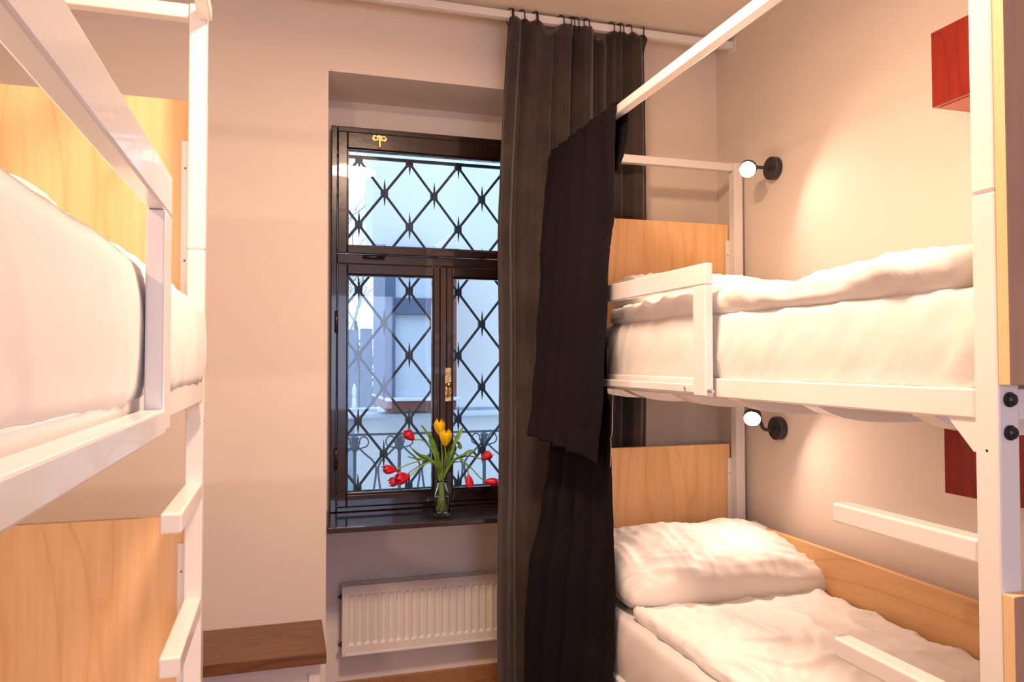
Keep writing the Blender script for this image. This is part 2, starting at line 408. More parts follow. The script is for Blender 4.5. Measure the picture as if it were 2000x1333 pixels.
# handle, latch, hinges
hx, hz = 0.742, 1.43
b = B()
sheet(b, lambda u, v: Vector((hx+(u-.5)*.030*(0.78+0.22*abs(math.cos(v*math.pi*3))), YF-.0125-.003*math.sin(u*math.pi), hz-.078+v*.156)), 8, 40)
pl = B(); prism(pl, [(hx+math.copysign(1, s)*(.015*(0.80+0.20*abs(math.cos(t*math.pi*3)))), hz-.078+t*.156) for s, ts in ((-1, [i/24 for i in range(25)]), (1, [1-i/24 for i in range(25)])) for t in ts], 'Y', YF-.014, YF-.0005)
b.free()
h = obj('handle_plate', pl, M['brass'], win)
obj('knob', lathe(B(), [(0.006, 0), (0.006, .012), (.012, .016), (.013, .024), (.008, .03), (0, .031)], (hx, YF-.012, hz), (0, -1, 0), 16), M['brass'], h, smooth=True)
obj('lever', tube(B(), spline([(hx, YF-.03, hz+.004), (hx+.003, YF-.034, hz-.02), (hx-.002, YF-.03, hz-.045), (hx+.001, YF-.028, hz-.058)], 5), [.006]+[.005]*13+[.006, .004], 8), M['brass'], h, smooth=True)
lx, lz = 0.419, 2.574
b = B(); prism(b, [(lx-.034, lz), (lx-.026, lz+.013), (lx-.012, lz+.010), (lx, lz+.015), (lx+.012, lz+.010), (lx+.026, lz+.013), (lx+.034, lz), (lx+.026, lz-.013), (lx+.012, lz-.010), (lx-.012, lz-.010), (lx-.026, lz-.013)], 'Y', YF-.003, YF+.0005)
box(b, lx-.005, lx+.005, YF-.012, YF-.002, lz-.045, lz+.008, bev=.002)
lathe(b, [(.006, 0), (.006, .008), (.0, .011)], (lx-.018, YF-.002, lz), (0, -1, 0), 10); lathe(b, [(.006, 0), (.006, .008), (.0, .011)], (lx+.018, YF-.002, lz), (0, -1, 0), 10)
obj('latch', b, M['brass'], win)
for hx0 in (0.345, 1.0):
    b = B(); tube(b, [(hx0, YF-.004, 2.020), (hx0+.10, YF-.004, 2.020)], .007, 8); obj('hinge', b, M['darkwood'], win, smooth=True)
for hz0 in (1.72, 1.1):
    b = B(); tube(b, [(0.229, YF+.004, hz0-.05), (0.229, YF+.004, hz0+.05)], .008, 8); obj('hinge', b, M['darkwood'], win, smooth=True)
# sill board
def sillpt(b):
    box(b, NX0+.002, NX1-.002, 3.190, YB-.001, 0.832, 0.855, bev=0.005, seg=3)
    return b
sl = obj('window_sill', sillpt(B()), M['sill']); struct(sl, 'glossy black-brown window sill board'); sl.parent = win; sl.location = WLOC[sl]-WLOC[win]

# ------------------------------------------------------------------ iron grille outside the panes
YG = 3.74
gr = thing('window_grille', 'black wrought-iron diamond lattice security grille with spikes outside the window', 'window grille', (0.72, YG, 0.90))
gx = [0.348+.2487*i for i in range(4)]; ox = [0.2235+.2487*i for i in range(5)]
GZ = [2.533-.1606*k for k in range(11)]
def bar(p, q, w=.0065):
    b = B(); tube(b, [p, q], w, 4); return b
for k in range(10):
    rows = (gx, ox) if k % 2 == 0 else (ox, gx)
    for x in rows[0]:
        for x2 in rows[1]:
            if abs(abs(x2-x)-.12435) < .01:
                obj('bar', bar((x, YG, GZ[k]), (x2, YG, GZ[k+1])), M['iron'], gr)
obj('frame_bar', bx(.2235, 1.2183, YG-.008, YG+.008, GZ[0]+.004, GZ[0]+.018), M['iron'], gr)
obj('frame_bar', bx(.2235, 1.2183, YG-.008, YG+.008, GZ[10]-.03, GZ[10]-.014), M['iron'], gr)
for k in range(11):
    xs = gx if k % 2 == 0 else ox[1:4]
    for x in xs:
        c = bx(x-.018, x+.018, YG-.013, YG+.013, GZ[k]-.019, GZ[k]+.017, bev=.004)
        c = obj('collar', c, M['iron'], gr)
        up = 0 if k == 0 else .068; dn = 0 if k == 10 else .066
        obj('spike', tube(B(), [(x, YG-.012, GZ[k]-dn), (x, YG-.014, GZ[k]-dn*.5), (x, YG-.015, GZ[k]), (x, YG-.014, GZ[k]+up*.5), (x, YG-.012, GZ[k]+up)], [.0008 if dn else .006, .005, .006, .005, .0008 if up else .006], 6), M['iron'], c)

# ------------------------------------------------------------------ outside
struct(obj('ground', bx(-12, 16, YO+.01, 30, -0.3, -0.05), M['ground']))
nb = thing('neighbour_building', 'white plastered house wall across the courtyard outside the window', 'building', (3.5, 7.2, -0.05))
obj('wall', bx(0.895, 7, 7.0, 7.6, -0.05, 2.62), M['plaster'], nb)
obj('upper_wall', bx(0.775, 7, 7.0, 7.6, 2.6205, 9), M['plaster'], nb)
obj('plinth', bx(0.60, 7, 6.80, 6.995, -0.05, 1.035), M['plaster'], nb)
obj('ledge', bx(0.20, 7, 6.72, 6.995, 1.036, 1.075, bev=.01), M['coping'], nb)
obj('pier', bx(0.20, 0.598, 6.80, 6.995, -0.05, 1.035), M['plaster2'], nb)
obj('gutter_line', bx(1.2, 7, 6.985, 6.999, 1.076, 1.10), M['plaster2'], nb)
bay = thing('bay_window', 'projecting box window with blue-grey and brown framing on the white house outside', 'bay window', (1.15, 6.6, 1.14))
b = B(); Y0, Y1 = 6.15, 6.99
bX0, bX1 = 0.785, 1.38
obj('base_panel', bx(bX0+.02, bX1, Y0, Y1, 1.135, 1.215, bev=.01), M['baybrown'], bay)
obj('sill_board', bx(bX0+.01, bX1+.03, Y0-.05, Y1, 1.216, 1.245, bev=.006), M['coping'], bay)
obj('side_panel', bx(bX0, bX0+.085, Y0, Y1, 1.246, 2.44), M['bayframe'], bay)
obj('corner_post', bx(bX1-.10, bX1, Y0, Y1, 1.246, 2.44), M['baybrown'], bay)
obj('middle_rail', bx(bX0+.086, bX1-.101, Y0-.01, Y0+.06, 1.925, 2.06, bev=.006), M['bayframe'], bay)
obj('top_rail', bx(bX0+.086, bX1-.101, Y0, Y0+.06, 2.36, 2.44), M['bayframe'], bay)
obj('lower_pane', bx(bX0+.086, bX1-.101, Y0+.05, Y0+.06, 1.246, 1.924), M['bayglass'], bay)  # lower glass of the bay, reflected light painted on
obj('pane', bx(bX0+.086, bX1-.101, Y0+.03, Y0+.036, 2.062, 2.358), M['bayglass'], bay)
b = B(); prism(b, [(Y0-.04, 2.445), (Y1, 2.445), (Y1, 2.60), (Y0-.04, 2.475)], 'X', bX0-.01, bX1+.01)
obj('roof', b, M['roof'], bay)
fn = thing('board_fence', 'tall blue-grey vertical board fence left of the bay window outside', 'fence', (0.6, 9.0, -0.05))
for i in range(16):
    x = -0.9+i*.16; hgt = 1.93+.02*math.sin(i*1.7)
    obj('board', bx(x, x+.145, 9.0, 9.025, 0, hgt, bev=.004), M['fence'], fn)
obj('rail', bx(-0.9, 1.66, 9.03, 9.08, 1.5, 1.6), M['fence'], fn)
lw = thing('low_balustrade', 'low white picket balustrade in front of the board fence outside', 'balustrade', (0.6, 8.0, -0.05))
obj('base_wall', bx(-0.6, 1.0, 7.95, 8.1, -0.05, 1.05), M['coping'], lw)
for i in range(10):
    x = -0.30+i*.112
    b = B(); tube(b, [(x, 8.02, 1.05), (x, 8.02, 1.15), (x, 8.02, 1.175), (x, 8.02, 1.19), (x, 8.02, 1.25), (x, 8.02, 1.31)], [.024, .022, .012, .024, .02, .006], 8)
    obj('picket', b, M['coping'], lw, smooth=True)
for i in range(5):
    x = -0.1+i*.33+random.uniform(-.04, .04); hh = 2.08+random.uniform(-.03, .09); yy = 9.8+random.uniform(0, .3)
    b = B()
    for k in range(60):
        t = k/60; rr = .20*(1-t)+.015; a = k*2.4
        z = 1.0+(hh-1.0)*t
        tube(b, [(x, yy, z+.02), (x+rr*math.cos(a), yy+rr*math.sin(a), z-.05)], [.05*(1-t)+.02, .006], 5)
    tube(b, [(x, yy, -0.05), (x, yy, hh)], [.10, .004], 6)
    tag(obj('conifer', b, M['hedge']), ['dark green conifer top behind the board fence, leftmost of the row', 'dark green conifer top behind the board fence, second from the left', 'dark green conifer top behind the board fence, third from the left', 'dark green conifer top behind the board fence, next to the last at right', 'dark green conifer top behind the board fence, nearest the box window'][i], 'conifer', 'conifers behind the fence')
def tree(x, y, hgt, seed, label):
    random.seed(seed); b = B()
    def br(p, d, r, L, dep):
        pts = [p]; dd = d.copy()
        for _ in range(3):
            dd = (dd+Vector((random.uniform(-.22, .22), random.uniform(-.2, .2), random.uniform(-.08, .16)))).normalized()
            pts.append(pts[-1]+dd*L/3)
        tube(b, pts, [r, r*.85, r*.7, r*.55], 5, caps=False)
        if dep > 0:
            for k in range(4 if dep > 1 else 5):
                q = pts[1+(k % 3)]; n = (dd+Vector((random.uniform(-1, 1), random.uniform(-1, 1), random.uniform(-.35, .6)))).normalized()
                br(q, n, r*.5, L*.62, dep-1)
    br(Vector((x, y, 0)), Vector((0, 0, 1)), .055, hgt*.62, 4)
    tag(obj('bare_tree', b, M['bark']), label, 'tree')
tree(1.05, 12.5, 4.2, 3, 'bare leafless tree standing behind the board fence, nearer the white house')
tree(0.55, 14.5, 4.6, 11, 'bare leafless tree farther back behind the board fence, left of the other')
random.seed(5)
# scrolled railing
YR = 4.6
rl = thing('scrolled_railing', 'low grey wrought-iron railing with scrolls outside the window', 'railing', (0.95, YR, 0.0))
obj('top_rail', bx(-0.2, 2.4, YR-.008, YR+.008, 1.093, 1.106), M['irongrey'], rl)
obj('bottom_rail', bx(-0.2, 2.4, YR-.008, YR+.008, 0.28, 0.30), M['irongrey'], rl)
for i in range(-2, 8):
    x = 0.41+i*.2665
    p = obj('post', bx(x-.009, x+.009, YR-.009, YR+.009, -0.05, 1.092), M['irongrey'], rl)
    obj('boss', lathe(B(), [(.004, -.055), (.024, -.03), (.03, -.005), (.02, .02), (.028, .035), (.006, .05)], (x, YR-.004, 1.045), n=10), M['irongrey'], p, smooth=True)
    for s in (-1, 1):
        pts = []
        for k in range(19):
            a = -math.pi*.5+k*math.pi*1.6/18
            pts.append((x+s*(.052+.032*(1-k*.015)*math.cos(a)), YR, 1.055+.032*math.sin(a)))
        pts = [(x+s*.012, YR, 1.01)]+pts
        obj('scroll', tube(B(), pts, .0045, 5), M['irongrey'], rl)
        pts = spline([(x+s*.015, YR, 1.03), (x+s*.06, YR, .985), (x+s*.115, YR, .93), (x+s*.125, YR, .85), (x+s*.085, YR, .60), (x+s*.05, YR, .32)], 6)
        obj('curved_bar', tube(B(), pts, .0065, 6), M['irongrey'], rl)

# ------------------------------------------------------------------ radiator
rd = thing('radiator', 'cream fluted panel radiator on the wall below the window', 'radiator', (0.69, 3.52, 0.214))
rx0, rx1, rz0, rz1, ry0, ry1 = 0.258, 1.115, 0.216, 0.528, 3.482, 3.545
b = B()
cols = []; x = rx0+.022
n = 23; pitch = (rx1-rx0-.044)/n
prof = [(rx0+.012, 0)]
for i in range(n):
    a = rx0+.022+i*pitch
    prof += [(a+pitch*.18, 0), (a+pitch*.36, 1), (a+pitch*.80, 1), (a+pitch*.98, 0)]
prof += [(rx1-.012, 0)]
zs = [rz0+.012, rz0+.045, rz0+.058, rz1-.052, rz1-.040, rz1-.012]
fz = [0, 0, 1, 1, 0, 0]
g = [[b.verts.new((px, ry0+.007*pf*zf, pz)) for px, pf in prof] for pz, zf in zip(zs, fz)]
for i in range(len(zs)-1):
    for j in range(len(prof)-1): b.faces.new((g[i][j], g[i][j+1], g[i+1][j+1], g[i+1][j]))
fp = obj('front_panel', b, M['radiator'], rd)
b = B()
for q in ((rx0, rx0+.012, rz0, rz1), (rx1-.012, rx1, rz0, rz1), (rx0+.012, rx1-.012, rz0, rz0+.012), (rx0+.012, rx1-.012, rz1-.012, rz1)):
    box(b, q[0], q[1], ry0-.003, ry0+.014, q[2], q[3], bev=.003)
box(b, rx0, rx0+.004, ry0+.015, ry1, rz0, rz1); box(b, rx1-.004, rx1, ry0+.015, ry1, rz0, rz1)
obj('casing', b, M['radiator'], rd)
obj('inner_shade_block', bx(rx0+.006, rx1-.006, ry0+.017, ry1-.004, rz0+.006, rz1-.016), M['dark'], rd)  # solid dark block, its colour stands in for shade inside the casing
b = B(); k = 0; xx = rx0+.014
while xx < rx1-.014:
    if not (.745 < xx < .775): box(b, xx, xx+.0045, ry0+.016, ry1, rz1-.010, rz1-.002)
    else: box(b, xx, xx+.011, ry0+.016, ry1, rz1-.010, rz1-.002)
    xx += .0105
box(b, rx0+.005, rx1-.005, ry0+.0145, ry0+.020, rz1-.010, rz1-.001); box(b, rx0+.005, rx1-.005, ry0+.036, ry0+.039, rz1-.010, rz1-.001); box(b, rx0+.005, rx1-.005, ry1-.005, ry1, rz1-.010, rz1-.001)
obj('top_grille', b, M['radiator'], rd)
for bz in (rz0+.045, rz1-.055):
    obj('bracket', bx(rx0+.06, rx0+.09, ry1, YB, bz-.02, bz+.02), M['radiator'], rd)
    obj('bracket', bx(rx1-.09, rx1-.06, ry1, YB, bz-.02, bz+.02), M['radiator'], rd)
    obj('plug', lathe(B(), [(.011, 0), (.011, .007), (.006, .010), (.006, .015), (0, .016)], (rx0, ry0+.035, bz), (-1, 0, 0), 12), M['blackbolt'], rd)

# ------------------------------------------------------------------ wooden-topped ledge at the wall
ld = thing('boxed_ledge', 'low white boxed ledge with a walnut-brown board top left of the radiator', 'ledge', (-0.3, 3.03, 0))
obj('board_top', bx(XL+.002, 0.156, 2.845, YW-.001, 0.441, 0.484, bev=.003), M['walnut'], ld)
b = B(); box(b, XL+.002, 0.136, 2.885, YW-.001, 0.0, 0.440)
box(b, XL+.002, 0.136, 2.872, 2.884, 0.405, 0.440); box(b, 0.094, 0.136, 2.872, 2.884, 0.0, 0.404, bev=.002); box(b, -.60, -.56, 2.872, 2.884, 0.0, 0.404, bev=.002)
obj('casing', b, M['metal'], ld)

# ------------------------------------------------------------------ bunk beds
Wd, Ln = 0.88, 2.055
def bunk(side, label, gv, glen, rung_len, railz=(1.441, 1.493)):
    """side +1: right-hand bed (enters towards +X, ladder end nearest the viewer); -1: left-hand bed (ladder end farthest)"""
    if side > 0: F = lambda u, v: (1.112+u, 0.945+v)
    else:        F = lambda u, v: (-0.190-u, 2.060-v)
    pw = .045 if side > 0 else .042
    def fb_(b, u0, u1, v0, v1, z0, z1, bev=.004, seg=2, mi=0):
        xa, ya = F(u0, v0); xb, yb = F(u1, v1)
        return box(b, min(xa, xb), max(xa, xb), min(ya, yb), max(ya, yb), z0, z1, bev=bev, seg=seg, mi=mi)
    base = F(Wd/2, Ln/2)
    bed = thing('bunk_bed', label, 'bunk bed', (base[0], base[1], 0))
    top = 2.44
    for (u, v) in ((0, 0), (0, Ln-pw), (Wd-pw, 0), (Wd-pw, Ln-pw)):
        b = B(); fb_(b, u, u+pw, v, v+pw, 0, 1.8185); fb_(b, u, u+pw, v, v+pw, 1.8205, top); fb_(b, u+.004, u+pw-.004, v+.004, v+pw-.004, 1.8, 1.84, bev=0)
        obj('post', b, M['metal'], bed)
    rz0, rz1 = railz
    for (z0, z1) in ((rz0, rz1), (.385, .437)):
        for u in (0.001, Wd-.036):
            b = B(); fb_(b, u, u+.035, pw, Ln-pw, z0, z1); obj('side_rail', b, M['metal'], bed)
            for (va, vb) in ((pw, pw+.058), (Ln-pw, Ln-pw-.058)):
                xa, ya = F(u+.004, va); xb, yb = F(u+.031, vb)
                b = B(); prism(b, [(ya, z0), (yb, z0), (ya+(yb-ya)*.12, z0-.055), (ya, z0-.055)], 'X', min(xa, xb), max(xa, xb)); obj('gusset', b, M['metal'], bed)
        for v in (0.003, Ln-.039):
            b = B(); fb_(b, pw, Wd-pw, v, v+.036, z0, z1); obj('cross_rail', b, M['metal'], bed)
    # top rails
    for v in (0.003, Ln-.039):
        b = B(); fb_(b, pw, Wd-pw, v, v+.036, 2.402, 2.438); obj('top_rail', b, M['metal'], bed)
    b = B(); fb_(b, -.012, .020, pw+.002 if side > 0 else pw+.002, Ln-pw-.002, 2.398, 2.430, bev=.003)
    obj('canopy_rail', b, M['metal'], bed)
    # slats, bowed
    sv = (.19, .515, .825, 1.145, 1.505, 1.80) if side > 0 else (.30, .67, 1.05, 1.41, 1.77)
    for zb in (rz0, .385):
        b = B(); fb_(b, .0365, Wd-.0365, .04, Ln-.04, zb+.014, zb+.026, bev=.001, seg=1); obj('base_board', b, M['metal'], bed)
        for v0 in sv:
            pr_ = []
            for k in range(25):
                t = k/24; pr_.append((.037+(Wd-.074)*t, zb+.013-.062*(1-abs(2*t-1)**5)))
            pts = [(F(u, 0)[0], z) for u, z in pr_]; pts = pts+[(pts[-1][0], zb+.0135), (pts[0][0], zb+.0135)]
            ya, yb = F(0, v0)[1], F(0, v0+.055)[1]
            b = B(); prism(b, pts, 'Y', min(ya, yb), max(ya, yb)); obj('slat', b, M['metal'], bed)
    # ladder rungs: stubs that stand off the ladder post
    for zt in (1.240, .958, .676, .394-.0):
        if zt < .5: continue
        b = B(); fb_(b, 0.001, pw-.001, pw, pw+rung_len, zt-.041, zt, bev=.005, seg=3); obj('rung', b, M['metal'], bed)
    # bolts through the ladder post
    for zb in (1.476, 1.422):
        x, y = F(pw/2, 0); dy = -1 if side > 0 else 1
        b = B(); lathe(b, [(.0125, 0), (.0125, .003), (.0095, .004), (.0095, .009), (.006, .011), (0, .0115)], (x, y, zb), (0, dy, 0), 20); obj('bolt', b, M['blackbolt'], bed)
    x, y = F(pw/2, pw); dy = 1 if side > 0 else -1
    obj('bolt_plate', bx(x-.017, x+.017, min(y, y+dy*.002), max(y, y+dy*.002), 1.395, 1.44, bev=.0008), M['metal'], bed)
    obj('bolt', lathe(B(), [(.009, 0), (.009, .006), (.005, .007), (.005, .013), (0, .014)], (x, y+dy*.002, 1.420), (0, dy, 0), 14), M['blackbolt'], bed)
    xh, yh = F(0, pw/2)
    obj('screw_hole', lathe(B(), [(.0022, 0), (.0022, .0006), (0, .0006)], (xh, yh, 1.391), (-side, 0, 0), 10), M['blackbolt'], bed)
    # guard rail
    gt, g1 = 1.803, Ln-.12
    b = B()
    fb_(b, -.037, -.013, gv, g1, gt-.058, gt, bev=.003)
    fb_(b, -.037, -.013, gv, gv+.064, rz0+.004, gt-.0585, bev=.003)
    fb_(b, -.037, -.013, g1-.06, g1, rz0+.004, gt-.0585, bev=.003)
    gd = obj('guard_rail', b, M['metal'], bed)
    b = B(); fb_(b, -.040 if side < 0 else -.037, -.008, gv+.0605 if side > 0 else gv+.0605, g1-.0605, 1.452 if side > 0 else 1.443, 1.476, bev=.003); obj('bracket_bar', b, M['metal'], gd)
    b = B()
    for zz in (1.452,): fb_(b, -.0125, -.0005, gv+.02, gv+.04, zz-.01, zz+.02, bev=.001)
    fb_(b, -.0125, -.0005, g1-.05, g1-.02, 1.442, 1.48, bev=.001)
    obj('standoff', b, M['metal'], gd)
    x, y = F(-.026, gv); dyb = -side
    obj('bolt', tube(B(), [(x, y, 1.459), (x, y+dyb*.006, 1.459), (x, y+dyb*.0062, 1.459), (x, y+dyb*.018, 1.459)], [.0085, .0085, .005, .005], 12), M['chrome'], gd)
    if side > 0:
        x, y = F(-.037, gv+.105)
        obj('bolt', lathe(B(), [(.006, 0), (.006, .003), (0, .004)], (x, y, 1.464), (-side, 0, 0), 12), M['chrome'], gd)
    # head and foot panels of birch ply, fixed outside the posts
    def panel(u0, u1, v0, v1, z0, z1, dark):
        b = B(); fb_(b, u0, u1, v0, v1, z0, z1, bev=.001, seg=1)
        bmesh.ops.recalc_face_normals(b, faces=b.faces)
        for f in b.faces:
            if abs(f.normal.y) < .7: f.material_index = 1
            elif dark and f.normal.y < -.7: f.material_index = 2
        return obj('panel', b, None, bed, mats=[M['birch'], M['plyedge'], M['beech']])
    if side > 0:
        panel(0, Wd-.01, -.022, -.001, 1.500, 2.36, True); panel(0, Wd-.01, -.022, -.001, .45, 1.164, True)
        panel(.03, Wd-.050, Ln+.001, Ln+.019, 1.500, 2.163, False); panel(.03, Wd-.050, Ln+.001, Ln+.019, .44, 1.163, False)
    else:
        panel(.001, Wd-.01, -.019, -.001, 1.500, 2.205, False); panel(.001, Wd-.01, -.019, -.001, .45, 1.152, False)
        panel(.0, Wd-.01, Ln+.001, Ln+.019, 1.500, 2.163, False); panel(.0, Wd-.01, Ln+.001, Ln+.019, .45, 1.163, False)
    # flat steel tabs with screws holding the panels
    tabs = []
    if side > 0:
        for (z0, z1) in ((1.51, 2.09), (.46, 1.10)): tabs += [(Wd-pw-.019, Wd-pw, Ln-.004, Ln, z0, z1, -1)]
    else:
        for (z0, z1) in ((1.52, 2.10), (.46, 1.085)): tabs += [(pw, pw+.019, 0.001, .004, z0, z1, 1)]
    for (u0, u1, v0, v1, z0, z1, s) in tabs:
        b = B(); fb_(b, u0, u1, v0, v1, z0, z1, bev=.0005, seg=1); t = obj('panel_tab', b, M['metal'], bed)
        for zz in (z1-.07, z1-.305, z1-.54):
            x, y = F((u0+u1)/2, v0 if side > 0 else v1)
            obj('screw', lathe(B(), [(.0028, 0), (.0028, .001), (0, .0014)], (x, y, zz), (0, -1, 0), 8), M['hole'], t)
    # plank along the wall side of the lower bunk
    b = B(); fb_(b, Wd-.055 if side > 0 else Wd-.055, Wd-.037, pw+.001, Ln-pw-.001, .60, .837, bev=.0015, seg=1)
    obj('side_plank', b, M['birchY'], bed)
    return bed, F
bedR, FR = bunk(1, 'white steel bunk bed on the right with birch head panels and rung stubs', .827, 1.0, .350)
bedL, FL = bunk(-1, 'white steel bunk bed cropped by the left edge of the photo', .898, 1.0, .390)

# ------------------------------------------------------------------ bedding
def wr(p, n, amp, o, s=1.0):
    """soft wrinkles"""
    a = ridge(p, (5*s, 9*s, 6*s), o)
    c = ridge(p, (11*s, 6*s, 13*s), o+9)
    return n*(amp*(max(0, a-.35)**2*1.2+.35*max(0, c-.5)**2)+amp*.5*fb(p, 3*s, o))
def mattress(label, x0, x1, y0, y1, z0, z1, o, fold, step=.014):
    def disp(p, n):
        side = abs(n.x)+abs(n.y)
        q = Vector((p.x, p.y, p.z))
        d = n*.006*fb(q, 2.2, o)
        if side > .6:
            t = (p.z-z0)/(z1-z0)
            bulge = .010*math.sin(max(0, min(1, t))*math.pi)
            d += n*bulge
            # tucked folds running diagonally down the side
            f = ridge((q.y*1.0+q.z*.6, q.z*.35, q.x*.3), (9, 5, 4), o)
            f2 = ridge((q.y+q.z*1.1, q.z*.5, q.x), (20, 6, 4), o+4)
            d += n*fold*(.020*max(0, f-.55)**1.5+.010*max(0, f2-.6)*(1.1-t))
        return d
    b = soft_box(x0, x1, y0, y1, z0, z1, .024, step, disp)
    return tag(obj('mattress', b, M['sheet'], smooth=True), label, 'mattress')
mattress('mattress in a white sheet on the upper right bunk', 1.134, 1.975, 1.0, 2.93, 1.480, 1.672, 1.0, 1.0)
mattress('mattress in a white sheet on the lower right bunk', 1.134, 1.925, 1.0, 2.93, .428, .640, 5.0, .8)
mattress('mattress in a white sheet on the upper left bunk', -1.035, -.192, -.0, 2.008, 1.480, 1.684, 9.0, .35)

def duvet(label, x0, x1, y0, y1, zb, thick, o, edge='x0', amp=.020, step=.0115, topf=None, mat_='damask'):
    def disp(p, n):
        q = p.copy()
        up = max(0, n.z)
        d = Vector((0, 0, 0))
        big = fb(q, 3.0, o, 3)
        a = ridge((q.x+.35*q.y, q.y*.6, q.z), (6.5, 7, 6), o)
        c = ridge((q.x-.5*q.y, q.y, q.z), (13, 9, 11), o+3)
        w = amp*(.8*max(0, a-.3)**2*.8+.28*max(0, c-.45)**1.5)+amp*.7*big
        if n.z > -.3: d += (n*.7+Vector((0, 0, .3)))*w
        if topf and n.z > .2: d += Vector((0, 0, topf(q)))
        sx = abs(n.x)+abs(n.y)
        if sx > .5: d += n*.010*fb((q.x, q.y*2.2, q.z*3), 4, o+2, 3)
        if n.z < -.3: d.z = 0
        return d
    b = soft_box(x0, x1, y0, y1, zb, zb+thick, min(.05, thick*.49), step, disp)
    return tag(obj('duvet', b, M[mat_], smooth=True), label, 'duvet')
duvet('white duvet rolled along the edge of the upper right bunk', 1.122, 1.955, 1.03, 2.52, 1.664, .074, 3.3, amp=.034)
duvet('white duvet spread flat over the lower right bunk', 1.165, 1.915, 1.02, 2.40, .636, .048, 7.7, amp=.032)
duvet('white duvet on the upper left bunk, cropped by the left edge', -1.02, -.245, .62, 1.990, 1.680, .052, 12.1, amp=.006, topf=lambda q: -.046*max(0, min(1, (1.35-q.y)/.65)))

def pillow(label, c, w, dpt, h, tilt, rz, o):
    b = B(); R_ = Matrix.Rotation(rz, 3, 'Z') @ Matrix.Rotation(tilt, 3, 'X')
    def top(u, v, s):
        x = 2*u-1; y = 2*v-1
        px = x*w/2*(1-.045*(1-y**4)); py = y*dpt/2*(1-.055*(1-x**4))
        cf = 1-(.11 if x < 0 else .03)*abs(x*y)**5
        px *= cf; py *= cf
        t = max(0, (1-abs(x)**3.2))**.45*max(0, (1-abs(y)**3.0))**.5
        q = Vector((px, py, 0))
        wz = .010*fb(q, 6, o+s*3, 3)
        # creases fan in from the corners and short sides
        cr = ridge((px*.4+py*.9, py*1.3, 0), (9, 14, 1), o+s)*.5+ridge((px, py*.35, 0), (18, 5, 1), o+2)*.5
        wz += .022*max(0, cr-.35)*(abs(x)**1.5+.35)
        zz = s*(h/2)*t*(1+.10*fb(q, 2.5, o))+wz*min(1, t*2)
        return Vector(c)+R_ @ Vector((px, py, zz))
    N1, N2 = 90, 66
    g0 = [[b.verts.new(top(i/N1, j/N2, 1)) for j in range(N2+1)] for i in range(N1+1)]
    g1 = [[(g0[i][j] if i in (0, N1) or j in (0, N2) else b.verts.new(top(i/N1, j/N2, -1))) for j in range(N2+1)] for i in range(N1+1)]
    for i in range(N1):
        for j in range(N2):
            b.faces.new((g0[i][j], g0[i+1][j], g0[i+1][j+1], g0[i][j+1])); b.faces.new((g1[i][j], g1[i][j+1], g1[i+1][j+1], g1[i+1][j]))
    return tag(obj('pillow', b, M['damask'], smooth=True), label, 'pillow')
pillow('plump white striped pillow at the head of the lower right bunk', (1.575, 2.640, .742), .87, .55, .235, math.radians(12), math.radians(-2), 2.0)
pillow('white pillow half hidden behind the duvet on the upper right bunk', (1.60, 2.690, 1.785), .70, .46, .20, math.radians(10), 0, 6.0)

# ------------------------------------------------------------------ reading lamps
def lamp(label, bc, side, head, aim, grp):
    t = thing('reading_lamp', label, 'lamp', (bc[0], bc[1], bc[2]-.05), grp)
    out = Vector((-side, 0, 0)); bc = Vector(bc); head = Vector(head); ax = Vector(aim).normalized()
    obj('wall_base', lathe(B(), [(.046, 0), (.049, .002), (.049, .028), (.046, .031), (0, .031)], bc+out*.001, out, 40), M['lampblack'], t, smooth=False)
    back = head-ax*.050
    obj('arm', tube(B(), spline([bc+out*.03, bc+out*.085, back+Vector((side*.02, 0, .002)), back], 6), .0075, 12), M['lampblack'], t, smooth=True)
    r = .036
    hd = obj('lamp_head', lathe(B(), [(.010, -.052), (.024, -.050), (.030, -.044), (r, -.024), (r, .006), (r-.003, .006), (r-.003, -.016), (0, -.018)], head, ax, 36, caps=False), M['lampblack'], t, smooth=False)
    obj('bulb', lathe(B(), [(r-.005, -.016), (r-.007, -.010), (r-.012, -.005), (.012, -.002), (0, -.001)], head, ax, 32, caps=False), M['bulb'], hd, smooth=True)
G = 'reading lamps on the walls beside the bunks'
lamp('black wall reading lamp glowing above the upper right bunk', (XR, 2.752, 2.366), 1, (1.862, 2.725, 2.345), (-.57, -.68, -.43), G)
lamp('black wall reading lamp glowing over the lower right bunk pillow', (XR, 2.737, 1.254), 1, (1.872, 2.725, 1.300), (-.57, -.68, -.43), G)
lamp('assumed black wall reading lamp of the upper left bunk, outside the photo', (XL, 0.20, 2.366), -1, (-.955, 0.24, 2.345), (.45, .84, -.25), G)  # assumed lamp, out of view, inferred from shadow edges on the back wall
lamp('assumed black wall reading lamp of the lower left bunk, outside the photo', (XL, 0.20, 1.254), -1, (-.955, 0.24, 1.300), (.45, .84, -.15), G)  # also assumed and out of view, lights the wall below the upper bunk

# ------------------------------------------------------------------ red wall boxes
def red_box(label, z0, z1, y0, y1):
    t = thing('wall_box', label, 'shelf box', (1.92, (y0+y1)/2, z0), 'red boxes on the right wall')
    obj('body', bx(1.82, XR-.001, y0, y1, z0, z1, bev=.0015, seg=1), M['red'], t)
    obj('bottom_panel', bx(1.836, XR-.003, y0+.014, y1-.014, z0-.002, z0), M['reddark'], t)
red_box('red stained wooden box on the wall above the upper right bunk', 2.283, 2.505, 1.30, 1.745)
red_box('red stained wooden box on the wall above the lower right bunk', 1.160, 1.382, 1.28, 1.722)

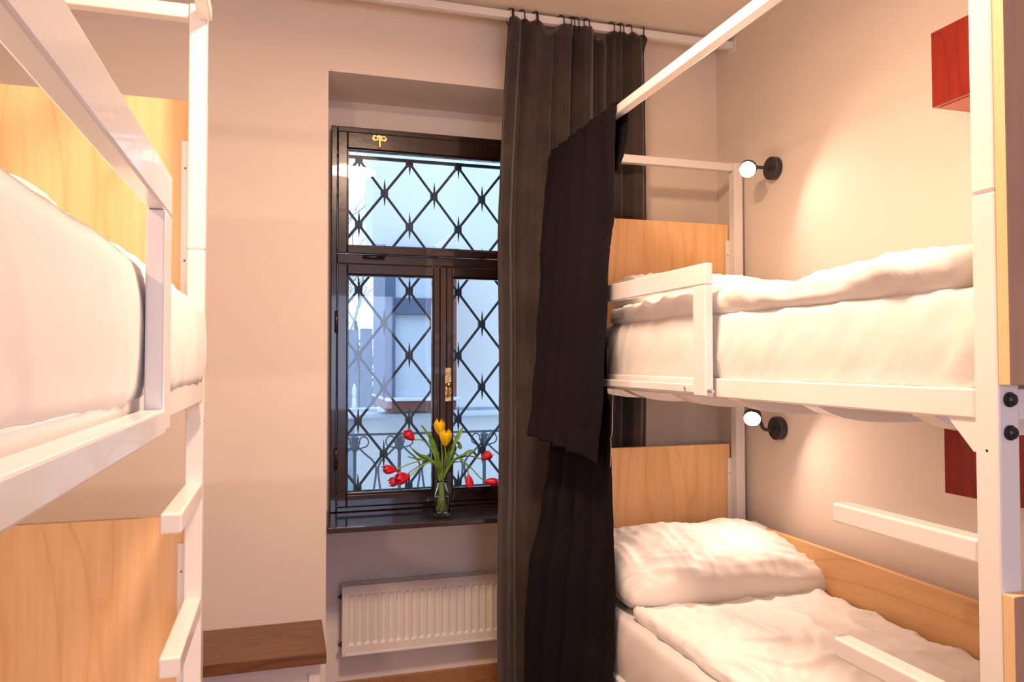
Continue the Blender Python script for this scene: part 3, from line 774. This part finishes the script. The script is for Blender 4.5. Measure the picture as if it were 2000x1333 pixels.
# ------------------------------------------------------------------ curtain rod and the grey-brown curtain
rod = thing('curtain_rod', 'white square curtain rod under the ceiling in front of the window wall', 'curtain rod', (0.45, 3.07, 3.0))
RY = 3.068
obj('rod', bx(XL+.004, XR-.006, RY-.015, RY+.015, 3.010, 3.042, bev=.002), M['metal'], rod)
obj('end_plate', bx(XR-.0055, XR-.0005, RY-.03, RY+.03, 2.99, ZC-.005, bev=.001), M['metal'], rod)
obj('end_plate', bx(XL+.0005, XL+.0035, RY-.03, RY+.03, 2.99, ZC-.005, bev=.001), M['metal'], rod)
random.seed(4)
HK = [.925, .935, .985, 1.035, 1.045, 1.165, 1.195, 1.215, 1.235, 1.255, 1.285, 1.405, 1.43, 1.45, 1.49, 1.545]
wc = thing('window_curtain', 'long grey-brown velvet curtain hung on black hooks beside the window', 'curtain', (1.24, 3.06, 0.03))
def cur(u, v):
    """u across, v down"""
    zt = 3.014
    xl = .918-.045*min(1, v*3.2)-.006*math.sin(v*9); xr = 1.567+.004*math.sin(v*7)
    # uneven pleats
    ph = u*2*math.pi*7.2+1.9*math.sin(u*7.5+1)+.9*math.sin(u*17)+.7*math.sin(v*3+u*4)
    amp = .034*(1-.35*v)*(0.7+.5*math.sin(u*13+2)) if u > .02 else .01
    amp2 = .010*(1-v*.5)
    x = xl+(xr-xl)*u+.012*math.sin(ph*1.0+1.4)*(1-.3*v)
    y = 3.066+amp*math.sin(ph)+amp2*math.sin(ph*2.3+v*2)+.004*fb((u*3, v*5, 0), 1.7, 3)
    y = min(max(y, 3.036), 3.185)
    sag = 0
    dmin = min(abs(x-h) for h in HK)
    sag = min(.045, dmin*dmin*16+dmin*.12)
    z = zt-(zt-.03)*v - sag*(1-v)**6
    y += .003*ridge((u*6, v*9, 0), (3, 2, 1), 2)
    if z > 2.97: y = min(y, 3.047+(3.014-z)*.9)
    y = max(y, 3.033)
    return Vector((x, y, z))
b = B(); sheet(b, cur, 260, 120)
cc = obj('fabric', b, M['velvet'], wc, smooth=True)
md = cc.modifiers.new('Solidify', 'SOLIDIFY'); md.thickness = .003
for h in HK:
    zz = 3.0
    sg = 1 if HK.index(h) % 3 else -1
    pts = [(h-.003*sg, RY-.022, zz-.012), (h-.002*sg, RY-.021, 3.03), (h-.004*sg, RY-.018, 3.046), (h-.010*sg, RY-.006, 3.056), (h-.016*sg, RY+.008, 3.055), (h-.019*sg, RY+.020, 3.044), (h-.019*sg, RY+.021, 3.0), (h-.010*sg, RY+.002, zz-.008)]
    obj('hook', tube(B(), spline(pts, 5), .0024, 6), M['blackwire'], wc, smooth=True)

# ------------------------------------------------------------------ black curtain on the canopy rail
bc = thing('bed_curtain', 'black linen curtain bunched on the canopy rail of the right bunk', 'curtain', (1.06, 2.65, 0.03))
def lerpk(keys, z):
    if z >= keys[0][0]: return Vector(keys[0][1:])
    for a, b_ in zip(keys, keys[1:]):
        if z >= b_[0]:
            t = (a[0]-z)/(a[0]-b_[0]); t = t*t*(3-2*t); return Vector(a[1:]).lerp(Vector(b_[1:]), t)
    return Vector(keys[-1][1:])
KA = [(2.434, 1.096, 2.360), (2.38, 1.093, 2.358), (2.05, 1.086, 2.346), (1.80, 1.046, 2.315), (1.45, 1.036, 2.335), (1.18, 1.035, 2.395)]
KB = [(2.434, 1.093, 2.985), (2.38, 1.080, 2.975), (1.92, 1.030, 2.940), (1.60, .998, 2.925), (1.40, .975, 2.91), (1.18, .935, 2.88)]
def outer(u, v):                               # u: near -> far, v: down
    zb = 1.184+.065*u**.8
    z = 2.436+(zb-2.436)*v
    a = lerpk(KA, z); b_ = lerpk(KB, z); p = a.lerp(b_, u)
    k = min(1, v*5+.25)
    nf = 5.2
    ph = 2*math.pi*(nf*(.10*u+.90*u**1.45))+.8*math.sin(v*2.4+u*2)+1.5*v*(1-u)+.8*math.sin(u*11+v*1.5)
    amp = .027*k*(.25+.75*min(1, u*1.8))*(1-.2*v)
    off = amp*math.sin(ph)+.006*math.sin(ph*2.1+1)*k*u
    al = .016*math.cos(ph)*k*u*(1-u)*2
    q = Vector((p.x-off-.004+.003*fb((u*4, v*6, 0), 1.5, 8), p.y+al, z))
    if 1.44 < z < 1.82: q.x = min(q.x, 1.070)
    q.x = min(q.x, 1.094)
    # two horizontal press creases
    for zc in (1.985, 1.925): q.x -= .0022*math.exp(-((z-zc)/.006)**2)
    return q
b = B(); sheet(b, outer, 160, 150)
o = obj('outer_fold', b, M['linen'], bc, smooth=True); md = o.modifiers.new('Solidify', 'SOLIDIFY'); md.thickness = .0025
def loopf(u, v):                               # pocket folded over the rail and hanging inside
    y = 2.365+.62*u+.004*math.sin(v*5)
    th = v
    path = [(1.091, 2.40), (1.090, 2.434), (1.106, 2.439), (1.130, 2.437), (1.139, 2.425), (1.139, 2.33), (1.120, 2.25), (1.10, 2.20)]
    t = v*(len(path)-1); i = min(int(t), len(path)-2); f_ = t-i
    x = path[i][0]+(path[i+1][0]-path[i][0])*f_; z = path[i][1]+(path[i+1][1]-path[i][1])*f_
    w = .004*math.sin(u*50)*max(0, v-.6)
    return Vector((x+w, y, z))
b = B(); sheet(b, loopf, 80, 28)
o = obj('rail_pocket', b, M['linen'], bc, smooth=True); md = o.modifiers.new('Solidify', 'SOLIDIFY'); md.thickness = .002
KC = [(1.66, 1.1045, 2.485), (1.44, 1.1045, 2.475), (1.36, 1.100, 2.425), (1.30, 1.100, 2.430), (1.05, 1.102, 2.420), (.80, 1.104, 2.408), (.55, 1.102, 2.415), (.40, 1.085, 2.405), (.03, 1.08, 2.42)]
KD = [(1.66, 1.1045, 2.93), (1.44, 1.1045, 2.93), (1.30, 1.09, 2.93), (1.15, 1.065, 2.91), (.95, 1.022, 2.89), (.70, .968, 2.88), (.45, .950, 2.875), (.03, .95, 2.875)]
def inner(u, v):
    z = 1.66+(.03-1.66)*v
    a = lerpk(KC, z); b_ = lerpk(KD, z); p = a.lerp(b_, u)
    k = max(0, min(1, (1.42-z)/.2))
    ph = 2*math.pi*(4.2*u**.9)+.9*math.sin(v*3+1)+u
    off = (.020*math.sin(ph)+.006*math.sin(ph*2.3))*k*(.2+.8*math.sin(min(1, u*1.2)*math.pi/2))
    q = Vector((p.x-off-.012*k*u+.003*fb((u*3, v*7, 0), 1.6, 5)*k, p.y+.012*math.cos(ph)*k*u*(1-u)*3, z))
    q.x = min(q.x, 1.106)
    return q
b = B(); sheet(b, inner, 130, 150)
o = obj('inner_fold', b, M['linen'], bc, smooth=True); md = o.modifiers.new('Solidify', 'SOLIDIFY'); md.thickness = .0025
obj('loose_thread', tube(B(), spline([(1.097, 2.408, 1.44), (1.095, 2.412, 1.36), (1.095, 2.416, 1.29), (1.094, 2.425, 1.27), (1.095, 2.424, 1.24), (1.094, 2.428, 1.17)], 6), .0009, 5), M['thread'], bc)

# ------------------------------------------------------------------ vase with tulips on the sill
VX, VY, VZ = 0.676, 3.31, 0.8552
vs = thing('glass_vase', 'small clear glass bottle vase with water on the window sill', 'vase', (VX, VY, VZ))
po = [(0, 0), (.032, 0), (.0355, .004), (.0365, .012), (.0365, .075), (.035, .083), (.026, .112), (.0215, .128), (.0205, .142), (.0235, .148), (.0245, .153), (.0235, .156), (.0205, .155), (.0175, .142), (.0185, .128), (.023, .112), (.0322, .083), (.0335, .075), (.0335, .014), (.030, .010), (0, .010)]
obj('bottle', lathe(B(), po, (VX, VY, VZ), n=40, caps=False), M['vaseglass'], vs, smooth=True)
obj('water', lathe(B(), [(0, .0102), (.0297, .0102), (.0333, .0142), (.0333, .075), (.0320, .083), (.0316, .0845), (0, .0845)], (VX, VY, VZ), n=40, caps=False), M['water'], vs, smooth=True)
def blossom(b, base, d, L, r, open_=.0, seed=0):
    """six overlapping petals in a tulip cup"""
    d = Vector(d).normalized(); a = d.orthogonal().normalized(); c = d.cross(a)
    rnd = random.Random(seed)
    for k in range(6):
        inner_ = k % 2; ang = k*math.pi/3+rnd.uniform(-.1, .1); rr = r*(.88 if inner_ else 1.0); LL = L*(1.0 if inner_ else .95)*rnd.uniform(.94, 1.05)
        def pt(u, v):
            w = (u-.5)*1.45*math.sin(math.pi*min(1, v*.86+.12))**.6*(1.0 if v < .8 else max(.05, (1-v)/.2)**.6)
            th = ang+w
            rad = rr*(math.sin(math.pi*min(.96, v*.62+.06))**.8)*(1+open_*v*v)
            rad *= 1-.10*(abs(u-.5)*2)**2*0
            tip = .55 if v > .85 else 1
            return Vector(base)+d*(LL*v)+(a*math.cos(th)+c*math.sin(th))*rad*(1-.35*max(0, v-.75)/.25*(1-open_))
        sheet(b, pt, 6, 12)
def leafb(b, pts, w, seed=0, twist=0.4):
    P_ = spline(pts, 8); n = len(P_)-1
    rnd = random.Random(seed); side = Vector((rnd.uniform(-.2, 1), rnd.uniform(.2, .9), rnd.uniform(-.2, .3))).normalized()
    def f(u, v):
        i = min(int(v*n), n-1); t = v*n-i; p = P_[i].lerp(P_[i+1], t); tg = (P_[i+1]-P_[i]).normalized()
        s = (side-tg*side.dot(tg)).normalized(); nn = tg.cross(s)
        ww = w*(math.sin(math.pi*min(1, (v*.93+.07)))**.7)
        return p+s*(u-.5)*ww+nn*(-.28*ww*(1-(2*u-1)**2))+nn*.1*ww*math.sin(v*9+u*3)
    sheet(b, f, 6, 30)
def tulip(label, color, grp, stem_pts, bl_dir, L, r, leaves, seed, open_=0):
    top = Vector(stem_pts[0])
    base = (VX, VY, VZ+.012)
    t = thing('tulip', label, 'tulip', (VX+.004*math.cos(seed*1.3), VY+.004*math.sin(seed*1.3), VZ+.012), grp)
    a = seed*1.15
    pts = [Vector(p) for p in stem_pts]+[Vector((VX+.009*math.cos(a), VY+.009*math.sin(a), VZ+.150)), Vector((VX+.010*math.cos(a+1.5), VY+.010*math.sin(a+1.5), VZ+.09)), Vector((VX-.022*math.cos(a), VY-.022*math.sin(a), VZ+.016))]
    obj('stem', tube(B(), spline(pts, 7), .0028, 8), M['stem'], t, smooth=True)
    b = B(); blossom(b, top, bl_dir, L, r, open_, seed)
    f = obj('blossom', b, M[color], t, smooth=True); md = f.modifiers.new('Solidify', 'SOLIDIFY'); md.thickness = .0008
    for i, (lp, w) in enumerate(leaves):
        b = B(); leafb(b, [Vector(p) for p in lp]+[Vector((VX+.010*math.cos(a), VY+.010*math.sin(a), VZ+.14))], w, seed*7+i)
        l = obj('leaf', b, M['leaf'], t, smooth=True); md = l.modifiers.new('Solidify', 'SOLIDIFY'); md.thickness = .0007
Y0 = 3.31
R3 = lambda x, z, dy=0: (x, Y0+dy, z)
GY, GR = 'yellow tulips in the vase', 'red tulips in the vase'
tulip('taller yellow tulip, its cup behind the other yellow one', 'yellow', GY, [R3(.676, 1.205, .022), R3(.680, 1.12, .014), R3(.678, 1.05, .006)], (-.12, .05, 1), .078, .026,
      [([R3(.586, 1.255, .01), R3(.634, 1.190, .006), R3(.655, 1.10, .002)], .036)], 1)
tulip('lower front yellow tulip in the vase', 'yellow', GY, [R3(.687, 1.165, -.02), R3(.690, 1.10, -.014), R3(.682, 1.04, -.006)], (.05, -.06, 1), .075, .028,
      [([R3(.772, 1.243, 0), R3(.745, 1.19, 0), R3(.716, 1.12, 0)], .034)], 2, .15)
tulip('red tulip held highest at left, against the grille', 'redpetal', GR, [R3(.548, 1.196, -.01), R3(.589, 1.190, -.01), R3(.630, 1.146, -.006), R3(.655, 1.07, 0)], (-.75, -.1, .75), .058, .023,
      [([R3(.526, 1.172, -.03), R3(.57, 1.135, -.02), R3(.62, 1.11, -.012), R3(.655, 1.06, -.004)], .036)], 3)
tulip('red tulip lying level, leftmost in the bouquet', 'redpetal', GR, [R3(.470, 1.070, -.03), R3(.532, 1.094, -.026), R3(.60, 1.108, -.02), R3(.640, 1.096, -.012), R3(.660, 1.05, -.004)], (-1, -.15, .12), .066, .020,
      [([R3(.528, 1.117, .03), R3(.575, 1.108, .02), R3(.63, 1.10, .01), R3(.655, 1.06, 0)], .026)], 4)
tulip('large red tulip lying over another below at left', 'redpetal', GR, [R3(.523, 1.043, -.05), R3(.555, 1.066, -.045), R3(.600, 1.092, -.03), R3(.640, 1.092, -.018), R3(.662, 1.05, -.008)], (-1, -.35, -.12), .068, .026, [], 5, .1)
tulip('red tulip drooping lowest at left, under another blossom', 'redpetal', GR, [R3(.497, 1.026, -.005), R3(.545, 1.060, 0), R3(.600, 1.088, .004), R3(.640, 1.085, .004), R3(.662, 1.04, .002)], (-1, .1, -.30), .062, .021, [], 6)
tulip('red tulip raised at right, tip up', 'redpetal', GR, [R3(.858, 1.098, 0), R3(.835, 1.104, .004), R3(.798, 1.113, .006), R3(.745, 1.100, .006), R3(.700, 1.06, .003)], (.9, -.1, .5), .058, .021,
      [([R3(.833, 1.112, -.02), R3(.812, 1.132, -.016), R3(.774, 1.115, -.012), R3(.716, 1.09, -.006)], .040)], 7)
tulip('red tulip hanging straight down at right', 'redpetal', GR, [R3(.790, 1.034, -.03), R3(.784, 1.075, -.028), R3(.762, 1.104, -.022), R3(.725, 1.096, -.014), R3(.694, 1.05, -.006)], (.12, -.05, -1), .060, .019,
      [([R3(.770, 1.147, .02), R3(.748, 1.165, .016), R3(.722, 1.13, .01), R3(.695, 1.06, .004)], .042)], 8)
tulip('red tulip lying lowest at right, beside the curtain', 'redpetal', GR, [R3(.866, 1.0, -.02), R3(.840, 1.024, -.018), R3(.810, 1.058, -.012), R3(.774, 1.088, -.008), R3(.725, 1.085, -.004), R3(.694, 1.04, 0)], (1, -.1, -.1), .068, .019,
      [([R3(.690, 1.135, -.04), R3(.695, 1.11, -.034), R3(.690, 1.06, -.016)], .038), ([R3(.655, 1.14, -.03), R3(.660, 1.10, -.026), R3(.668, 1.05, -.014)], .028)], 9)
